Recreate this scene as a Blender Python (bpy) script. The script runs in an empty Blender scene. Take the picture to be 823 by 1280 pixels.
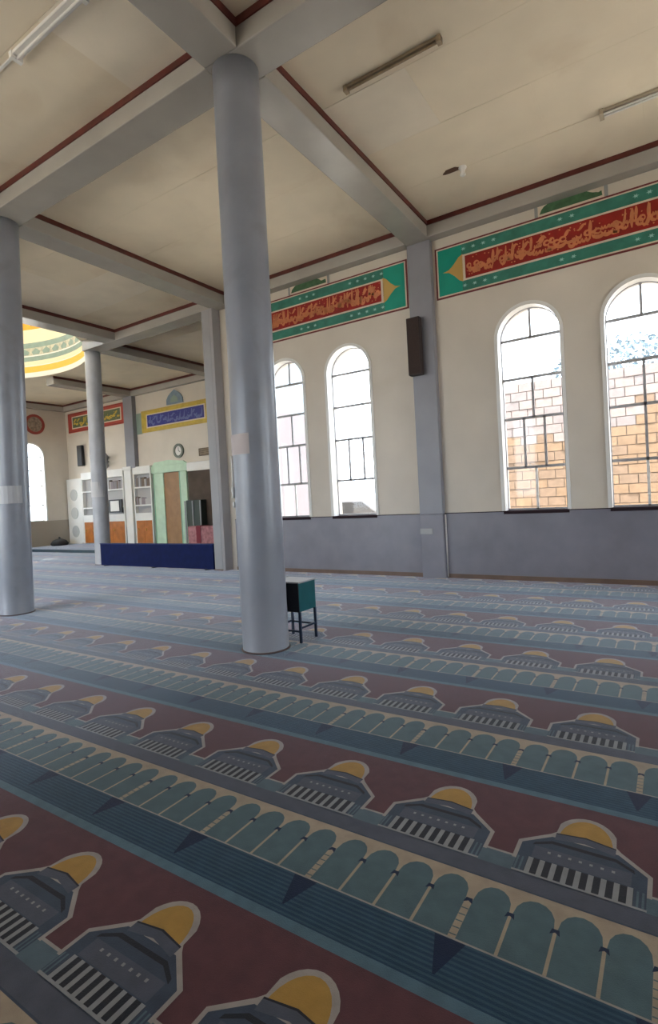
import bpy, bmesh, math, random
from math import pi, sin, cos, radians
from mathutils import Matrix, Vector
from mathutils.geometry import tessellate_polygon

random.seed(7)
S = bpy.context.scene
COL = S.collection

# ------------------------------------------------------------------ camera
EYE = 1.55
yaw, pit, rol = .5768, -.0145, .053
F_PX, CX, CY = 666.8, 406.4, 632.3
Rz = Matrix.Rotation(yaw, 3, 'Z'); Rx = Matrix.Rotation(pit, 3, 'X'); Ry = Matrix.Rotation(rol, 3, 'Y')
M = Rz @ Rx @ Ry                       # columns: right, forward, up
right, fwd, up = M.col[0], M.col[1], M.col[2]
cam = bpy.data.cameras.new('camera'); camo = bpy.data.objects.new('camera', cam); COL.objects.link(camo)
mw = Matrix((right, up, -fwd)).transposed().to_4x4(); mw.translation = (0, 0, EYE)
camo.matrix_world = mw
cam.sensor_fit = 'VERTICAL'; cam.sensor_height = 36; cam.sensor_width = 36
cam.lens = 36 * F_PX / 1280
cam.shift_x = (411.5 - CX) / 1280; cam.shift_y = -(640 - CY) / 1280
cam.clip_start = .05; cam.clip_end = 300
S.camera = camo

# ------------------------------------------------------------------ world, sun, exposure
S.view_settings.view_transform = 'Standard'; S.view_settings.look = 'None'
S.view_settings.gamma = 1; S.view_settings.use_curve_mapping = False
S.view_settings.exposure = 2.05
S.cycles.use_denoising = True
S.cycles.max_bounces = 10; S.cycles.diffuse_bounces = 7; S.cycles.glossy_bounces = 4
S.cycles.transparent_max_bounces = 12
S.cycles.sample_clamp_indirect = 6.0
S.cycles.caustics_reflective = False; S.cycles.caustics_refractive = False
W = bpy.data.worlds.new('sky'); S.world = W; W.use_nodes = True
nt = W.node_tree; bg = nt.nodes['Background']
bg.inputs[0].default_value = (.80, .90, 1.0, 1); bg.inputs[1].default_value = 2.6
sun = bpy.data.lights.new('sun', 'SUN'); sun.energy = 8.0; sun.angle = radians(3); sun.color = (1, .93, .82)
suno = bpy.data.objects.new('sun', sun); COL.objects.link(suno)
suno.rotation_euler = Vector((.42, -.15, .89)).to_track_quat('Z', 'Y').to_euler()

# ------------------------------------------------------------------ geometry constants
ZC, ZB = 6.31, 6.03                     # ceiling and beam underside
ZC2, ZB2 = 6.31, 6.03                   # the same over the prayer niche bay
XS = [-22.85, -16.83, -12.45, -8.51, -3.65, 1.2, 6.05]
YS = [-5.46, -.56, 4.34, 9.24]
YW, YM = 9.24, 14.0
FS = 1.0777                             # everything on the far walls is laid out at YM0 and set back by this factor
YM0 = 12.99
HB = .22
SILL, SPRING, WR = 1.17, 4.05, .49

# ------------------------------------------------------------------ materials
MATS = {}
def mat(name, col, rough=.6, spec=.5, noise=0, nscale=3.0, bump=0, bscale=60.0, sheen=0, stain=None, metal=0, coat=0):
    m = bpy.data.materials.new(name); m.use_nodes = True
    t = m.node_tree; b = t.nodes['Principled BSDF']
    b.inputs['Base Color'].default_value = (*col, 1); b.inputs['Roughness'].default_value = rough
    b.inputs['Specular IOR Level'].default_value = spec; b.inputs['Metallic'].default_value = metal
    if sheen: b.inputs['Sheen Weight'].default_value = sheen; b.inputs['Sheen Roughness'].default_value = .24; b.inputs['Sheen Tint'].default_value = (.84, .88, 1, 1)
    if coat: b.inputs['Coat Weight'].default_value = coat; b.inputs['Coat Roughness'].default_value = .25
    tc = t.nodes.new('ShaderNodeTexCoord')
    if noise:
        n = t.nodes.new('ShaderNodeTexNoise'); n.inputs['Scale'].default_value = nscale; n.inputs['Detail'].default_value = 6
        t.links.new(tc.outputs['Object'], n.inputs['Vector'])
        r = t.nodes.new('ShaderNodeMapRange'); r.inputs['From Min'].default_value = .3; r.inputs['From Max'].default_value = .7
        r.inputs['To Min'].default_value = 1 - noise; r.inputs['To Max'].default_value = 1 + noise
        t.links.new(n.outputs['Fac'], r.inputs['Value'])
        mx = t.nodes.new('ShaderNodeVectorMath'); mx.operation = 'SCALE'; mx.inputs[0].default_value = col
        t.links.new(r.outputs[0], mx.inputs['Scale']); out = mx.outputs[0]
        if stain:
            n2 = t.nodes.new('ShaderNodeTexNoise'); n2.inputs['Scale'].default_value = stain[1]; n2.inputs['Detail'].default_value = 8
            n2.inputs['Distortion'].default_value = .6
            t.links.new(tc.outputs['Object'], n2.inputs['Vector'])
            r2 = t.nodes.new('ShaderNodeMapRange'); r2.inputs['From Min'].default_value = .56; r2.inputs['From Max'].default_value = .78
            r2.inputs['To Max'].default_value = stain[2]
            t.links.new(n2.outputs['Fac'], r2.inputs['Value'])
            mm = t.nodes.new('ShaderNodeMix'); mm.data_type = 'RGBA'
            t.links.new(r2.outputs[0], mm.inputs[0]); t.links.new(out, mm.inputs[6]); mm.inputs[7].default_value = (*stain[0], 1)
            out = mm.outputs[2]
        t.links.new(out, b.inputs['Base Color'])
    if bump:
        n3 = t.nodes.new('ShaderNodeTexNoise'); n3.inputs['Scale'].default_value = bscale; n3.inputs['Detail'].default_value = 4
        t.links.new(tc.outputs['Object'], n3.inputs['Vector'])
        bp = t.nodes.new('ShaderNodeBump'); bp.inputs['Strength'].default_value = bump; bp.inputs['Distance'].default_value = .01
        t.links.new(n3.outputs['Fac'], bp.inputs['Height']); t.links.new(bp.outputs[0], b.inputs['Normal'])
    MATS[name] = m
    return m
wall_m = mat('cream_wall_paint', (.64, .58, .50), .55, .4, .05, 1.2, .08, 30, stain=((.50, .44, .33), .7, .35))
ceil_m = mat('ceiling_board_paint', (.82, .725, .57), .7, .3, .06, 1.1, .05, 20, stain=((.60, .47, .32), .9, .45))
ceil_n = mat('ceiling_board_newer', (.83, .75, .62), .7, .3, .05, 2, .05, 20)
wains_m = mat('grey_wainscot_paint', (.20, .195, .235), .38, .5, .10, 2.5, .06, 25)
beam_m = mat('grey_beam_paint', (.37, .35, .32), .27, .5, .06, 2, .05, 20)
pil_m = mat('grey_pilaster_paint', (.25, .25, .28), .42, .5, .07, 2, .05, 20)
colm_m = mat('blue_grey_column_paint', (.24, .255, .295), .30, .55, .08, 3, .10, 14, stain=((.16, .155, .15), 2.2, .5))
strip_m = mat('dark_red_timber_strip', (.095, .016, .011), .45, .5, .25, 6)
white_m = mat('white_gloss_paint', (.78, .77, .74), .4, .5, .04, 3)
frame_m = mat('grey_steel_frame', (.34, .33, .34), .5, .5, .1, 5)
sill_m = mat('dark_sill', (.03, .018, .022), .9, .1)
skirt_m = mat('brown_skirting', (.15, .095, .07), .5, .4, .15, 4)
teal_m = mat('emerald_paint', (.0, .28, .20), .5, .4, .06, 4)
green_m = mat('deep_green_paint', (.035, .19, .14), .5, .4, .25, 5)
red_m = mat('deep_red_paint', (.28, .010, .006), .5, .4, .2, 6)
mroon_m = mat('dark_maroon_line', (.16, .02, .02), .5)
cream_m = mat('cream_line_paint', (.68, .58, .46), .5)
gold_m = mat('gold_lettering', (.60, .20, .08), .45, .5, .15, 8)
ochre_m = mat('ochre_paint', (.52, .33, .09), .5)
star_m = mat('pale_teal_star', (.30, .55, .52), .5)
bluef_m = mat('royal_blue_field', (.03, .035, .22), .5)
yell_m = mat('yellow_border', (.55, .40, .06), .5, .4, .15, 5)
lblue_m = mat('pale_blue_lettering', (.11, .14, .34), .5)
motif_m = mat('green_motif_paint', (.055, .13, .06), .6, .4, .25, 9)
greyg_m = mat('grey_green_paint', (.25, .33, .28), .6)
slate_m = mat('slate_blue_paint', (.20, .27, .33), .6, .4, .1, 8)
black_m = mat('black_plastic', (.02, .018, .02), .5)
brownsp_m = mat('dark_brown_speaker', (.035, .022, .02), .55)
navy_m = mat('navy_cloth', (.006, .013, .075), .85, .2, .15, 6, .1, 80)
mint_m = mat('pale_mint_paint', (.50, .68, .52), .45, .5, .08, 4)
door_m = mat('brown_varnished_wood', (.34, .19, .09), .45, .5, .15, 3)
orange_m = mat('orange_wood', (.45, .15, .03), .45, .5, .2, 4)
dark_m = mat('alcove_shade', (.10, .075, .06), .8, .2, .2, 2)
pink_m = mat('pink_cloth', (.42, .20, .22), .8, .2, .3, 8)
paper_m = mat('white_paper', (.72, .66, .64), .7)
desk_m = mat('teal_stand_paint', (.0, .085, .10), .45, .4, .12, 6)
deskd_m = mat('black_stand_front', (.006, .006, .012), .45)
desklid_m = mat('pale_stand_top', (.36, .36, .38), .4, .5, .1, 6)
leg_m = mat('dark_blue_metal', (.008, .02, .05), .4)
tube_m = mat('white_tube', (.75, .74, .70), .4)
batten_m = mat('old_batten', (.34, .26, .17), .6, .4, .2, 8)
sandy_m = mat('outside_ground', (.46, .42, .37), .9, .2, .15, 2)
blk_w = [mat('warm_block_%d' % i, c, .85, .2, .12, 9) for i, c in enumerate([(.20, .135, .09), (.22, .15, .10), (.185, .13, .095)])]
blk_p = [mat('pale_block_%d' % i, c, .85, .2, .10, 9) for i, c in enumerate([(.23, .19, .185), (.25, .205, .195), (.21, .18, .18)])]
mort_m = mat('mortar', (.17, .14, .125), .9)
ext_m = mat('outside_render_coat', (.38, .34, .37), .85, .2, .06, 2)
leaf_m = mat('hazed_leaf', (.17, .215, .25), .8, .2, .3, 3)  # pale bluish leaf colour carries the haze and overexposure outdoors
bark_m = mat('bark', (.12, .09, .07), .9)
domeo_m = mat('dome_orange', (.85, .38, .03), .5, .4, .12, 5)
domey_m = mat('dome_yellow', (.80, .50, .06), .5)
domew_m = mat('dome_white', (.80, .78, .72), .5)
domec_m = mat('dome_cream', (.80, .72, .48), .5)
domeg_m = mat('dome_sage', (.24, .33, .28), .5, .4, .1, 5)
domes_m = mat('dome_sand', (.50, .48, .36), .5, .4, .25, 9)
roof_m = mat('roof_sheet', (.30, .28, .26), .7)
glass_m = bpy.data.materials.new('window_glass'); glass_m.use_nodes = True
t = glass_m.node_tree
for n in list(t.nodes):
    if n.type != 'OUTPUT_MATERIAL': t.nodes.remove(n)
tr = t.nodes.new('ShaderNodeBsdfTransparent'); tr.inputs[0].default_value = (.93, .96, .97, 1)
gl = t.nodes.new('ShaderNodeBsdfGlossy'); gl.inputs['Roughness'].default_value = .05
fr = t.nodes.new('ShaderNodeFresnel'); fr.inputs[0].default_value = 1.45
mxs = t.nodes.new('ShaderNodeMixShader')
t.links.new(fr.outputs[0], mxs.inputs[0]); t.links.new(tr.outputs[0], mxs.inputs[1]); t.links.new(gl.outputs[0], mxs.inputs[2])
t.links.new(mxs.outputs[0], [n for n in t.nodes if n.type == 'OUTPUT_MATERIAL'][0].inputs[0])

def carpet(name, col, k=.12):
    return mat(name, tuple(c * .56 for c in col), .75, .22, k, 14, .25, 240, sheen=.70)
C_MAR = carpet('carpet_maroon', (.135, .048, .056))
C_TEAL = carpet('carpet_teal', (.105, .175, .20))
C_CREAM = carpet('carpet_cream', (.52, .41, .30))
C_LEDGE = carpet('carpet_slate', (.105, .115, .155))
C_LEDG2 = carpet('carpet_blue_grey', (.12, .18, .22))
C_DARK = carpet('carpet_petrol', (.018, .060, .115))
C_RIB = carpet('carpet_petrol_light', (.040, .102, .155))
C_NAVY = carpet('carpet_navy', (.006, .018, .065))
C_LT = carpet('carpet_pale_teal', (.11, .20, .26))
C_GOLD = carpet('carpet_gold', (.55, .31, .065))
C_BODY = carpet('carpet_dark_slate', (.060, .082, .125))
C_OUT = carpet('carpet_stone_line', (.46, .41, .38))
C_BLK = carpet('carpet_black', (.022, .022, .03))
C_COLN = carpet('carpet_light_grey', (.36, .36, .37))

# ------------------------------------------------------------------ mesh helper
class MB:
    def __init__(s): s.v = []; s.f = []; s.mi = []; s.mats = []; s.sm = []
    def m(s, mt):
        if mt not in s.mats: s.mats.append(mt)
        return s.mats.index(mt)
    def poly(s, pts, mt, smooth=False):
        b = len(s.v); s.v += [tuple(p) for p in pts]; s.f.append(list(range(b, b + len(pts)))); s.mi.append(s.m(mt)); s.sm.append(smooth)
    def box(s, x0, x1, y0, y1, z0, z1, mt):
        b = len(s.v)
        s.v += [(x0, y0, z0), (x1, y0, z0), (x1, y1, z0), (x0, y1, z0), (x0, y0, z1), (x1, y0, z1), (x1, y1, z1), (x0, y1, z1)]
        for q in [(0, 3, 2, 1), (4, 5, 6, 7), (0, 1, 5, 4), (1, 2, 6, 5), (2, 3, 7, 6), (3, 0, 4, 7)]:
            s.f.append([b + i for i in q]); s.mi.append(s.m(mt)); s.sm.append(False)
        return s
    def tri(s, loops, fn, mt, flip=False):
        """fill a 2D outline with holes; fn maps (u,v) to 3D"""
        vl = [[Vector((p[0], p[1], 0)) for p in L] for L in loops]
        fl = [p for L in vl for p in L]; b = len(s.v)
        s.v += [tuple(fn(p.x, p.y)) for p in fl]
        for tq in tessellate_polygon(vl):
            a = [b + i for i in tq]
            if flip: a.reverse()
            s.f.append(a); s.mi.append(s.m(mt)); s.sm.append(False)
    def prism(s, loop, fn, d0, d1, mt):
        """extrude a 2D loop between depths d0 and d1; fn(u,v,d)"""
        s.tri([loop], lambda u, v: fn(u, v, d0), mt); s.tri([loop], lambda u, v: fn(u, v, d1), mt, True)
        n = len(loop)
        for i in range(n):
            a, c = loop[i], loop[(i + 1) % n]
            s.poly([fn(*a, d0), fn(*c, d0), fn(*c, d1), fn(*a, d1)], mt)
    def lathe(s, prof, cx, cy, mt, n=40, lean=(0, 0), mats=None, caps=True):
        b = len(s.v); z0 = prof[0][1]; z1 = prof[-1][1]
        for r, z in prof:
            k = (z - z0) / (z1 - z0) if z1 != z0 else 0
            for i in range(n):
                a = 2 * pi * i / n
                s.v.append((cx + lean[0] * k + r * cos(a), cy + lean[1] * k + r * sin(a), z))
        for j in range(len(prof) - 1):
            for i in range(n):
                i2 = (i + 1) % n
                s.f.append([b + j * n + i, b + j * n + i2, b + (j + 1) * n + i2, b + (j + 1) * n + i])
                s.mi.append(s.m(mats[j] if mats else mt)); s.sm.append(True)
        if caps:
            s.f.append([b + i for i in range(n)][::-1]); s.mi.append(s.m(mt)); s.sm.append(False)
            s.f.append([b + (len(prof) - 1) * n + i for i in range(n)]); s.mi.append(s.m(mt)); s.sm.append(False)
        return s
    def build(s, name, parent=None, bevel=0, recalc=True):
        me = bpy.data.meshes.new(name); me.from_pydata(s.v, [], s.f)
        for mt in s.mats: me.materials.append(mt)
        me.polygons.foreach_set('material_index', s.mi); me.polygons.foreach_set('use_smooth', s.sm)
        me.update()
        if recalc:
            bm = bmesh.new(); bm.from_mesh(me); bmesh.ops.remove_doubles(bm, verts=bm.verts, dist=1e-5)
            bmesh.ops.recalc_face_normals(bm, faces=bm.faces); bm.to_mesh(me); bm.free()
        o = bpy.data.objects.new(name, me); COL.objects.link(o)
        if parent: o.parent = parent
        if bevel:
            bv = o.modifiers.new('bevel', 'BEVEL'); bv.width = bevel; bv.segments = 2; bv.limit_method = 'ANGLE'
        return o
def box(name, x0, x1, y0, y1, z0, z1, mt, parent=None, bevel=0):
    return MB().box(x0, x1, y0, y1, z0, z1, mt).build(name, parent, bevel)
def tag(o, label, cat, group=None, kind=None):
    o['label'] = label; o['category'] = cat
    if group: o['group'] = group
    if kind: o['kind'] = kind
    return o
def empty(name, label, cat, group=None, kind=None, loc=(0, 0, 0)):
    o = bpy.data.objects.new(name, None); COL.objects.link(o); o.empty_display_size = .1
    return tag(o, label, cat, group, kind)
def arch(cx, w, z0, zs, n=20):
    """outline of an arched opening, counter-clockwise from bottom left"""
    L = [(cx - w, z0), (cx + w, z0)]
    for i in range(n + 1):
        a = pi * i / n; L.append((cx + w * cos(a), zs + w * sin(a)))
    return L

# ------------------------------------------------------------------ floor
fl = MB(); fl.box(-23.2, 6.5, -5.9, 14.4, -.3, -.012, sandy_m)
tag(fl.build('floor'), 'concrete floor slab under the patterned carpet', 'floor', kind='structure')
st = MB(); st.box(-22.85, -8.74, 11.6, YM, -.01, .111, C_LEDG2)
tag(st.build('trim_1'), 'low carpeted step in front of the far wall', 'step', kind='structure')

# ------------------------------------------------------------------ carpet
cp = empty('prayer_carpet', 'wall to wall prayer carpet woven with rows of gold domed buildings and teal arches', 'carpet')
ZL = .0003
def carpet_row(y0, k, ph, xa, xb, zbase=0.0, ytop=None):
    m = MB(); P = .611
    Z = lambda l: zbase + l * ZL
    def q(x0, x1, a, b, l, mt):
        m.poly([(x0, y0 + a * k, Z(l)), (x1, y0 + a * k, Z(l)), (x1, y0 + b * k, Z(l)), (x0, y0 + b * k, Z(l))], mt)
    def pg(pts, l, mt): 
        m.tri([pts], lambda u, v: (u, y0 + v * k, Z(l)), mt)
    q(xa, xb, -.60, (.66 if ytop is None else (ytop - y0) / k), 0, C_MAR)
    q(xa, xb, -.59, -.545, 1, C_LT)
    q(xa, xb, -.545, -.338, 1, C_DARK)
    for i in range(10): q(xa, xb, -.538 + i * .0205, -.529 + i * .0205, 2, C_RIB)
    q(xa, xb, -.345, -.338, 3, C_OUT)
    q(xa, xb, -.338, 0, 1, C_CREAM)
    q(xa, xb, 0, .105, 1, C_LEDGE); q(xa, xb, -.006, .002, 2, C_BODY)
    q(xa, xb, .09, .18, 2, C_LEDG2)
    q(xa, xb, .176, .188, 3, C_OUT)
    n0 = math.floor((xa + .62 - ph) / P); n1 = math.ceil((xb + .62 - ph) / P)
    for n in range(n0, n1 + 1):
        x0 = -.62 + ph + n * P
        if x0 < xa + .1 or x0 + .55 > xb: continue
        A = P / 4; xq = x0 - .08
        for j in range(4):                                  # four teal arches
            a, b = xq + j * A + (.014 if j == 0 else .006), xq + (j + 1) * A - (.014 if j == 3 else .006)
            c = (a + b) / 2; w = (b - a) / 2
            L = [(a, -.337), (b, -.337)]
            for s_ in range(9):
                tt = s_ / 8 * pi; L.append((c + w * cos(tt), -.135 + .097 * sin(tt) ** .85))
            pg(L, 2, C_TEAL)
            xx = xq + (j + 1) * A
            pg([(xx - .017, -.162), (xx, -.150), (xx + .017, -.162), (xx + .012, -.135), (xx - .012, -.135)], 3, C_NAVY)
        for s_ in range(5): q(xq - .013, xq + .013, -.325 + s_ * .033, -.320 + s_ * .033, 3, C_TEAL)
        pg([(xq - .055, -.347), (xq + .055, -.347), (xq + .004, -.50), (xq - .004, -.50)], 4, C_NAVY)
        c = x0 + .2525
        body = [(0, .17), (.0, .295), (.115, .395), (.135, .42)]
        dome = [(.2525 - .118 * cos(pi * s_ / 14) * (1.06 if 1 < s_ < 13 else 1), .42 + .155 * sin(pi * s_ / 14)) for s_ in range(1, 14)]
        rest = [(.37, .42), (.39, .395), (.505, .295), (.505, .17)]
        outl = body + dome + rest
        pg([(x0 + u, v) for u, v in outl][::-1], 4, C_OUT)
        ins = [(.017, .09), (.017, .285), (.124, .376), (.381, .376), (.488, .285), (.488, .09)]
        pg([(x0 + u, v) for u, v in ins][::-1], 5, C_BODY)
        pg([(x0 + .2525 - .105 * cos(pi * s_ / 14), .392 + .160 * sin(pi * s_ / 14)) for s_ in range(0, 15)][::-1], 5, C_GOLD)
        pg([(x0 + u, v) for u, v in [(.135, .36), (.135, .405), (.2525, .425), (.37, .405), (.37, .36), (.2525, .385)]][::-1], 6, C_LEDGE)
        pg([(x0 + u, v) for u, v in [(.135, .403), (.2525, .422), (.37, .403), (.37, .41), (.2525, .431), (.135, .41)]], 7, C_BLK)
        pg([(x0 + u, v) for u, v in [(.06, .285), (.13, .325), (.375, .325), (.445, .285), (.44, .305), (.375, .345), (.13, .345), (.065, .305)]], 6, C_BLK)
        q(x0 + .07, x0 + .435, .205, .285, 6, C_LEDGE)
        for s_ in range(7): q(x0 + .125 + s_ * .040, x0 + .137 + s_ * .040, .253, .266, 7, C_COLN)
        q(x0 + .015, x0 + .49, .092, .103, 7, C_COLN)
        q(x0 + .06, x0 + .445, .103, .200, 6, C_BLK)
        for s_ in range(9): q(x0 + .062 + s_ * .0452, x0 + .082 + s_ * .0452, .103, .200, 7, C_COLN)
        for s_ in range(2):
            q(x0 + .02 + s_ * .018, x0 + .028 + s_ * .018, .103, .19, 6, C_LEDG2)
            q(x0 + .455 + s_ * .018, x0 + .463 + s_ * .018, .103, .19, 6, C_LEDG2)
    o = m.build('carpet_row', cp, recalc=False)
    return o
rows = [(-4.21, .02), (-2.95, .01), (-1.69, .02), (-.43, 0), (.825, -.03), (2.08, 0), (3.37, -.10), (4.68, -.13), (5.98, -.10), (7.29, -.05), (8.60, -.08)]
for i, (y0, ph) in enumerate(rows):
    nxt = rows[i + 1][0] if i + 1 < len(rows) else 9.90
    k = (nxt - y0) / 1.26
    carpet_row(y0, k, ph, -22.8, 6.0, ytop=(nxt - .60 * ((rows[i + 2][0] - nxt if i + 2 < len(rows) else 1.31) / 1.26)) if i + 1 < len(rows) else None)
carpet_row(9.95, 1.0, -.04, -22.8, -8.75, ytop=10.66)
carpet_row(11.26, 1.0, -.04, -22.8, -8.75, ytop=11.6)
carpet_row(12.45, .95, -.04, -22.8, -8.75, .113)
m = MB(); m.poly([(-22.85, -5.46, -.002), (6.05, -5.46, -.002), (6.05, YW, -.002), (-22.85, YW, -.002)], C_MAR)
m.poly([(-22.85, YW, -.002), (-8.74, YW, -.002), (-8.74, 11.7, -.002), (-22.85, 11.7, -.002)], C_MAR)
m.build('carpet_backing', cp, recalc=False)

# ------------------------------------------------------------------ walls with arched windows
TH = .34
def wall_with_holes(mb, u0, u1, z0, z1, wins, axis, base, sgn, mt):
    """axis 'y': wall in plane y=base, thickness toward sgn; axis 'x': plane x=base"""
    def fn(d):
        return (lambda u, v: (u, base + sgn * d, v)) if axis == 'y' else (lambda u, v: (base + sgn * d, u, v))
    outer = [(u0, z0), (u1, z0), (u1, z1), (u0, z1)]
    holes = [arch(c, w, a, s) for c, w, a, s in wins]
    mb.tri([outer] + holes, fn(0), mt); mb.tri([outer] + holes, fn(TH), mt, True)
    for L in [outer] + holes:
        for i in range(len(L)):
            a, b = L[i], L[(i + 1) % len(L)]
            mb.poly([fn(0)(*a), fn(0)(*b), fn(TH)(*b), fn(TH)(*a)], mt)
WIN = [-6.88, -5.31, -1.88, -.28, 2.85, 4.45]
mb = MB(); wall_with_holes(mb, -8.74, 6.35, -.1, 6.6, [(c, WR, SILL, SPRING) for c in WIN], 'y', YW, 1, wall_m)
wr = tag(mb.build('wall_right', recalc=False), 'cream window wall over a grey painted dado', 'wall', kind='structure')
# dado, split under nothing: windows start above it
d = MB(); d.box(-8.50, 6.05, YW - .018, YW, 0, 1.155, wains_m); d.build('dado', wr)
d = MB(); d.box(-8.50, 6.05, YW - .024, YW, 1.155, 1.168, sill_m); d.build('dado_rail', wr)
d = MB(); d.box(-8.50, 6.05, YW - .035, YW - .018, 0, .075, skirt_m)
tag(d.build('baseboard_right'), 'thin brown skirting along the window wall', 'skirting board', kind='structure')
for x in (-3.65, 1.2):
    d = MB(); d.box(x - .22, x + .22, YW - .13, YW, 1.155, ZB, pil_m); o = d.build('pilaster', wr, .01)
    d = MB(); d.box(x - .22, x + .22, YW - .13, YW - .018, 0, 1.155, wains_m); d.build('pilaster_base', wr, .008)
d = MB(); d.lathe([(.014, .02), (.014, 1.14)], -3.415, YW - .045, white_m, 10); d.build('conduit', wr)
d = MB(); d.box(-3.87, -3.64, YW - .142, YW - .13, .80, .90, mat('pale_patch', (.38, .38, .39), .5)); d.build('painted_patch', wr)

def window(n, c, cfg, axis='y', base=YW, sgn=1, w=WR, sill=SILL, spring=SPRING, label='', detail=True):
    root = empty('window_%d' % n, label, 'window', kind='structure')
    def fn(u, v, dd): return (u, base + sgn * dd, v) if axis == 'y' else (base + sgn * dd, u, v)
    # plaster surround
    o_ = arch(c, w + .05, sill, spring); i_ = arch(c, w, sill, spring); inn = arch(c, w - .006, sill, spring)
    m = MB(); N = len(o_)
    for k in range(1, N):
        a, b = k, (k + 1) % N
        if b == 0: b = 0
        m.poly([fn(*o_[a], -.022), fn(*o_[b], -.022), fn(*i_[b], -.022), fn(*i_[a], -.022)], white_m)
        m.poly([fn(*o_[a], -.022), fn(*o_[b], -.022), fn(*o_[b], 0), fn(*o_[a], 0)], white_m)
        ja, jb = inn[a], inn[b]; m.poly([fn(*ja, -.022), fn(*jb, -.022), fn(*jb, .19), fn(*ja, .19)], white_m)
    m.build('surround', root, recalc=False)
    gy = .20
    def bar(u0, u1, v0, v1, mt=frame_m, name='frame_bar'):
        p = [fn(u0, v0, gy - .012), fn(u1, v1, gy + .012)]
        x0, x1 = sorted((p[0][0], p[1][0])); y0, y1 = sorted((p[0][1], p[1][1]))
        box(name, x0, x1, y0, y1, v0, v1, mt, root)
    t_ = .019
    zs = [sill, 1.89, 2.72, 3.39, spring]
    bar(c - w, c - w + .018, sill, spring); bar(c + w - .018, c + w, sill, spring)
    bar(c - w, c + w, sill, sill + .03)
    for z in zs[1:]: bar(c - w, c + w, z - t_ * 1.2, z + t_ * 1.2)
    # arched rim of the frame
    m = MB(); n_ = 20
    for k in range(n_):
        a, b = pi * k / n_, pi * (k + 1) / n_
        pa, pb = (c + w * cos(a), spring + w * sin(a)), (c + w * cos(b), spring + w * sin(b))
        qa, qb = (c + (w - .018) * cos(a), spring + (w - .018) * sin(a)), (c + (w - .018) * cos(b), spring + (w - .018) * sin(b))
        m.poly([fn(*pa, gy - .02), fn(*pb, gy - .02), fn(*qb, gy - .02), fn(*qa, gy - .02)], frame_m)
        m.poly([fn(*qa, gy - .02), fn(*qb, gy - .02), fn(*qb, gy + .02), fn(*qa, gy + .02)], frame_m)
    m.build('frame_arch', root, recalc=False)
    # cfg: number of mullions for bands 0 (bottom) .. 3 and the lunette
    for k in range(4):
        nm = cfg[k]; us = [c - w + 2 * w * (j + 1) / (nm + 1) for j in range(nm)]
        for u in us: bar(u - t_, u + t_, zs[k], zs[k + 1], frame_m if k else white_m if cfg[5] else frame_m)
        ed = [c - w] + us + [c + w]
        for j in range(nm + 1):
            m = MB(); a, b = ed[j] + .012, ed[j + 1] - .012
            m.poly([fn(a, zs[k], gy), fn(b, zs[k], gy), fn(b, zs[k + 1], gy), fn(a, zs[k + 1], gy)], glass_m); m.build('pane', root, recalc=False)
    if cfg[4]: bar(c - t_, c + t_, spring, spring + w - .01)
    m = MB(); L = [(c + w * cos(pi * k / 16), spring + w * sin(pi * k / 16)) for k in range(17)]
    m.tri([L], lambda u, v: fn(u, v, gy), glass_m); m.build('pane', root, recalc=False)
    if axis == 'y' and detail:
        box('sill', c - w - .02, c + w + .02, YW - .035, YW + .2, SILL - .052, SILL + .002, sill_m, root, .004)
    return root
window(1, WIN[0], (1, 2, 1, 0, 1, 1), label='arched window just right of the round column in front')
window(2, WIN[1], (0, 2, 0, 0, 0, 0), label='arched window left of the pilaster with the speaker, glaring white')
window(3, WIN[2], (1, 2, 1, 0, 1, 1), label='arched window right of the pilaster, block wall behind its lower panes')
window(4, WIN[3], (1, 1, 1, 0, 1, 1), label='arched window cut by the right edge of the photo')
window(5, WIN[4], (1, 2, 1, 0, 1, 0), label='arched window of the window wall outside the photo, nearer one')
window(6, WIN[5], (1, 2, 1, 0, 1, 0), label='arched window of the window wall outside the photo, last one')

# recess: its side wall, its far wall, the end wall
mb = MB(); mb.box(-8.74, -8.66, YW - .25, YM + .08, -.1, 6.6, mat('recess_side_paint', (.34, .33, .34), .7, .3, .05, 2))
ws = tag(mb.build('wall_side'), 'blank side wall closing the prayer niche bay', 'wall', kind='structure')
box('outside_coat', -8.66, -8.645, YW + .36, YM + .08, -.1, 3.9, mat('pinkish_render', (.105, .094, .102), .8, .2, .05, 2), ws)
box('outside_coat', -8.66, -8.645, YW + .36, YM + .08, 3.9, 6.6, mat('pale_blue_render', (.125, .155, .18), .8, .2, .05, 2), ws)
mb = MB(); mb.box(-23.2, -8.66, YM, YM + .08, -.1, 6.6, wall_m)
wf = tag(mb.build('wall_far'), 'cream far wall behind the niche and bookshelves', 'wall', kind='structure')
EW = [(12.31, .56, 1.216, 3.975), (6.2, .52, 1.24, 3.80), (2.0, .52, 1.24, 3.80), (-2.8, .52, 1.24, 3.80)]
mb = MB(); wall_with_holes(mb, -5.8, YM + .3, -.1, 6.6, EW, 'x', -22.85, -1, wall_m)
we = tag(mb.build('wall_left', recalc=False), 'cream end wall with red medallion and arched window', 'wall', kind='structure')
d = MB(); d.box(-22.85, -22.83, -5.46, YM, 0, 1.20, mat('beige_dado', (.34, .30, .25), .5)); d.build('dado', we)
for k, (c, w, a, s_) in enumerate(EW):
    window(7 + k, c, (0, 0, 0, 0, 0, 0), 'x', -22.85, -1, w, a, s_, detail=False, label=[
        'far arched window in the end wall under the red medallion', 'second arched window of the end wall, hidden by a column',
        'third arched window of the end wall, left of the photo', 'fourth arched window of the end wall, left of the photo'][k])
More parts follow.
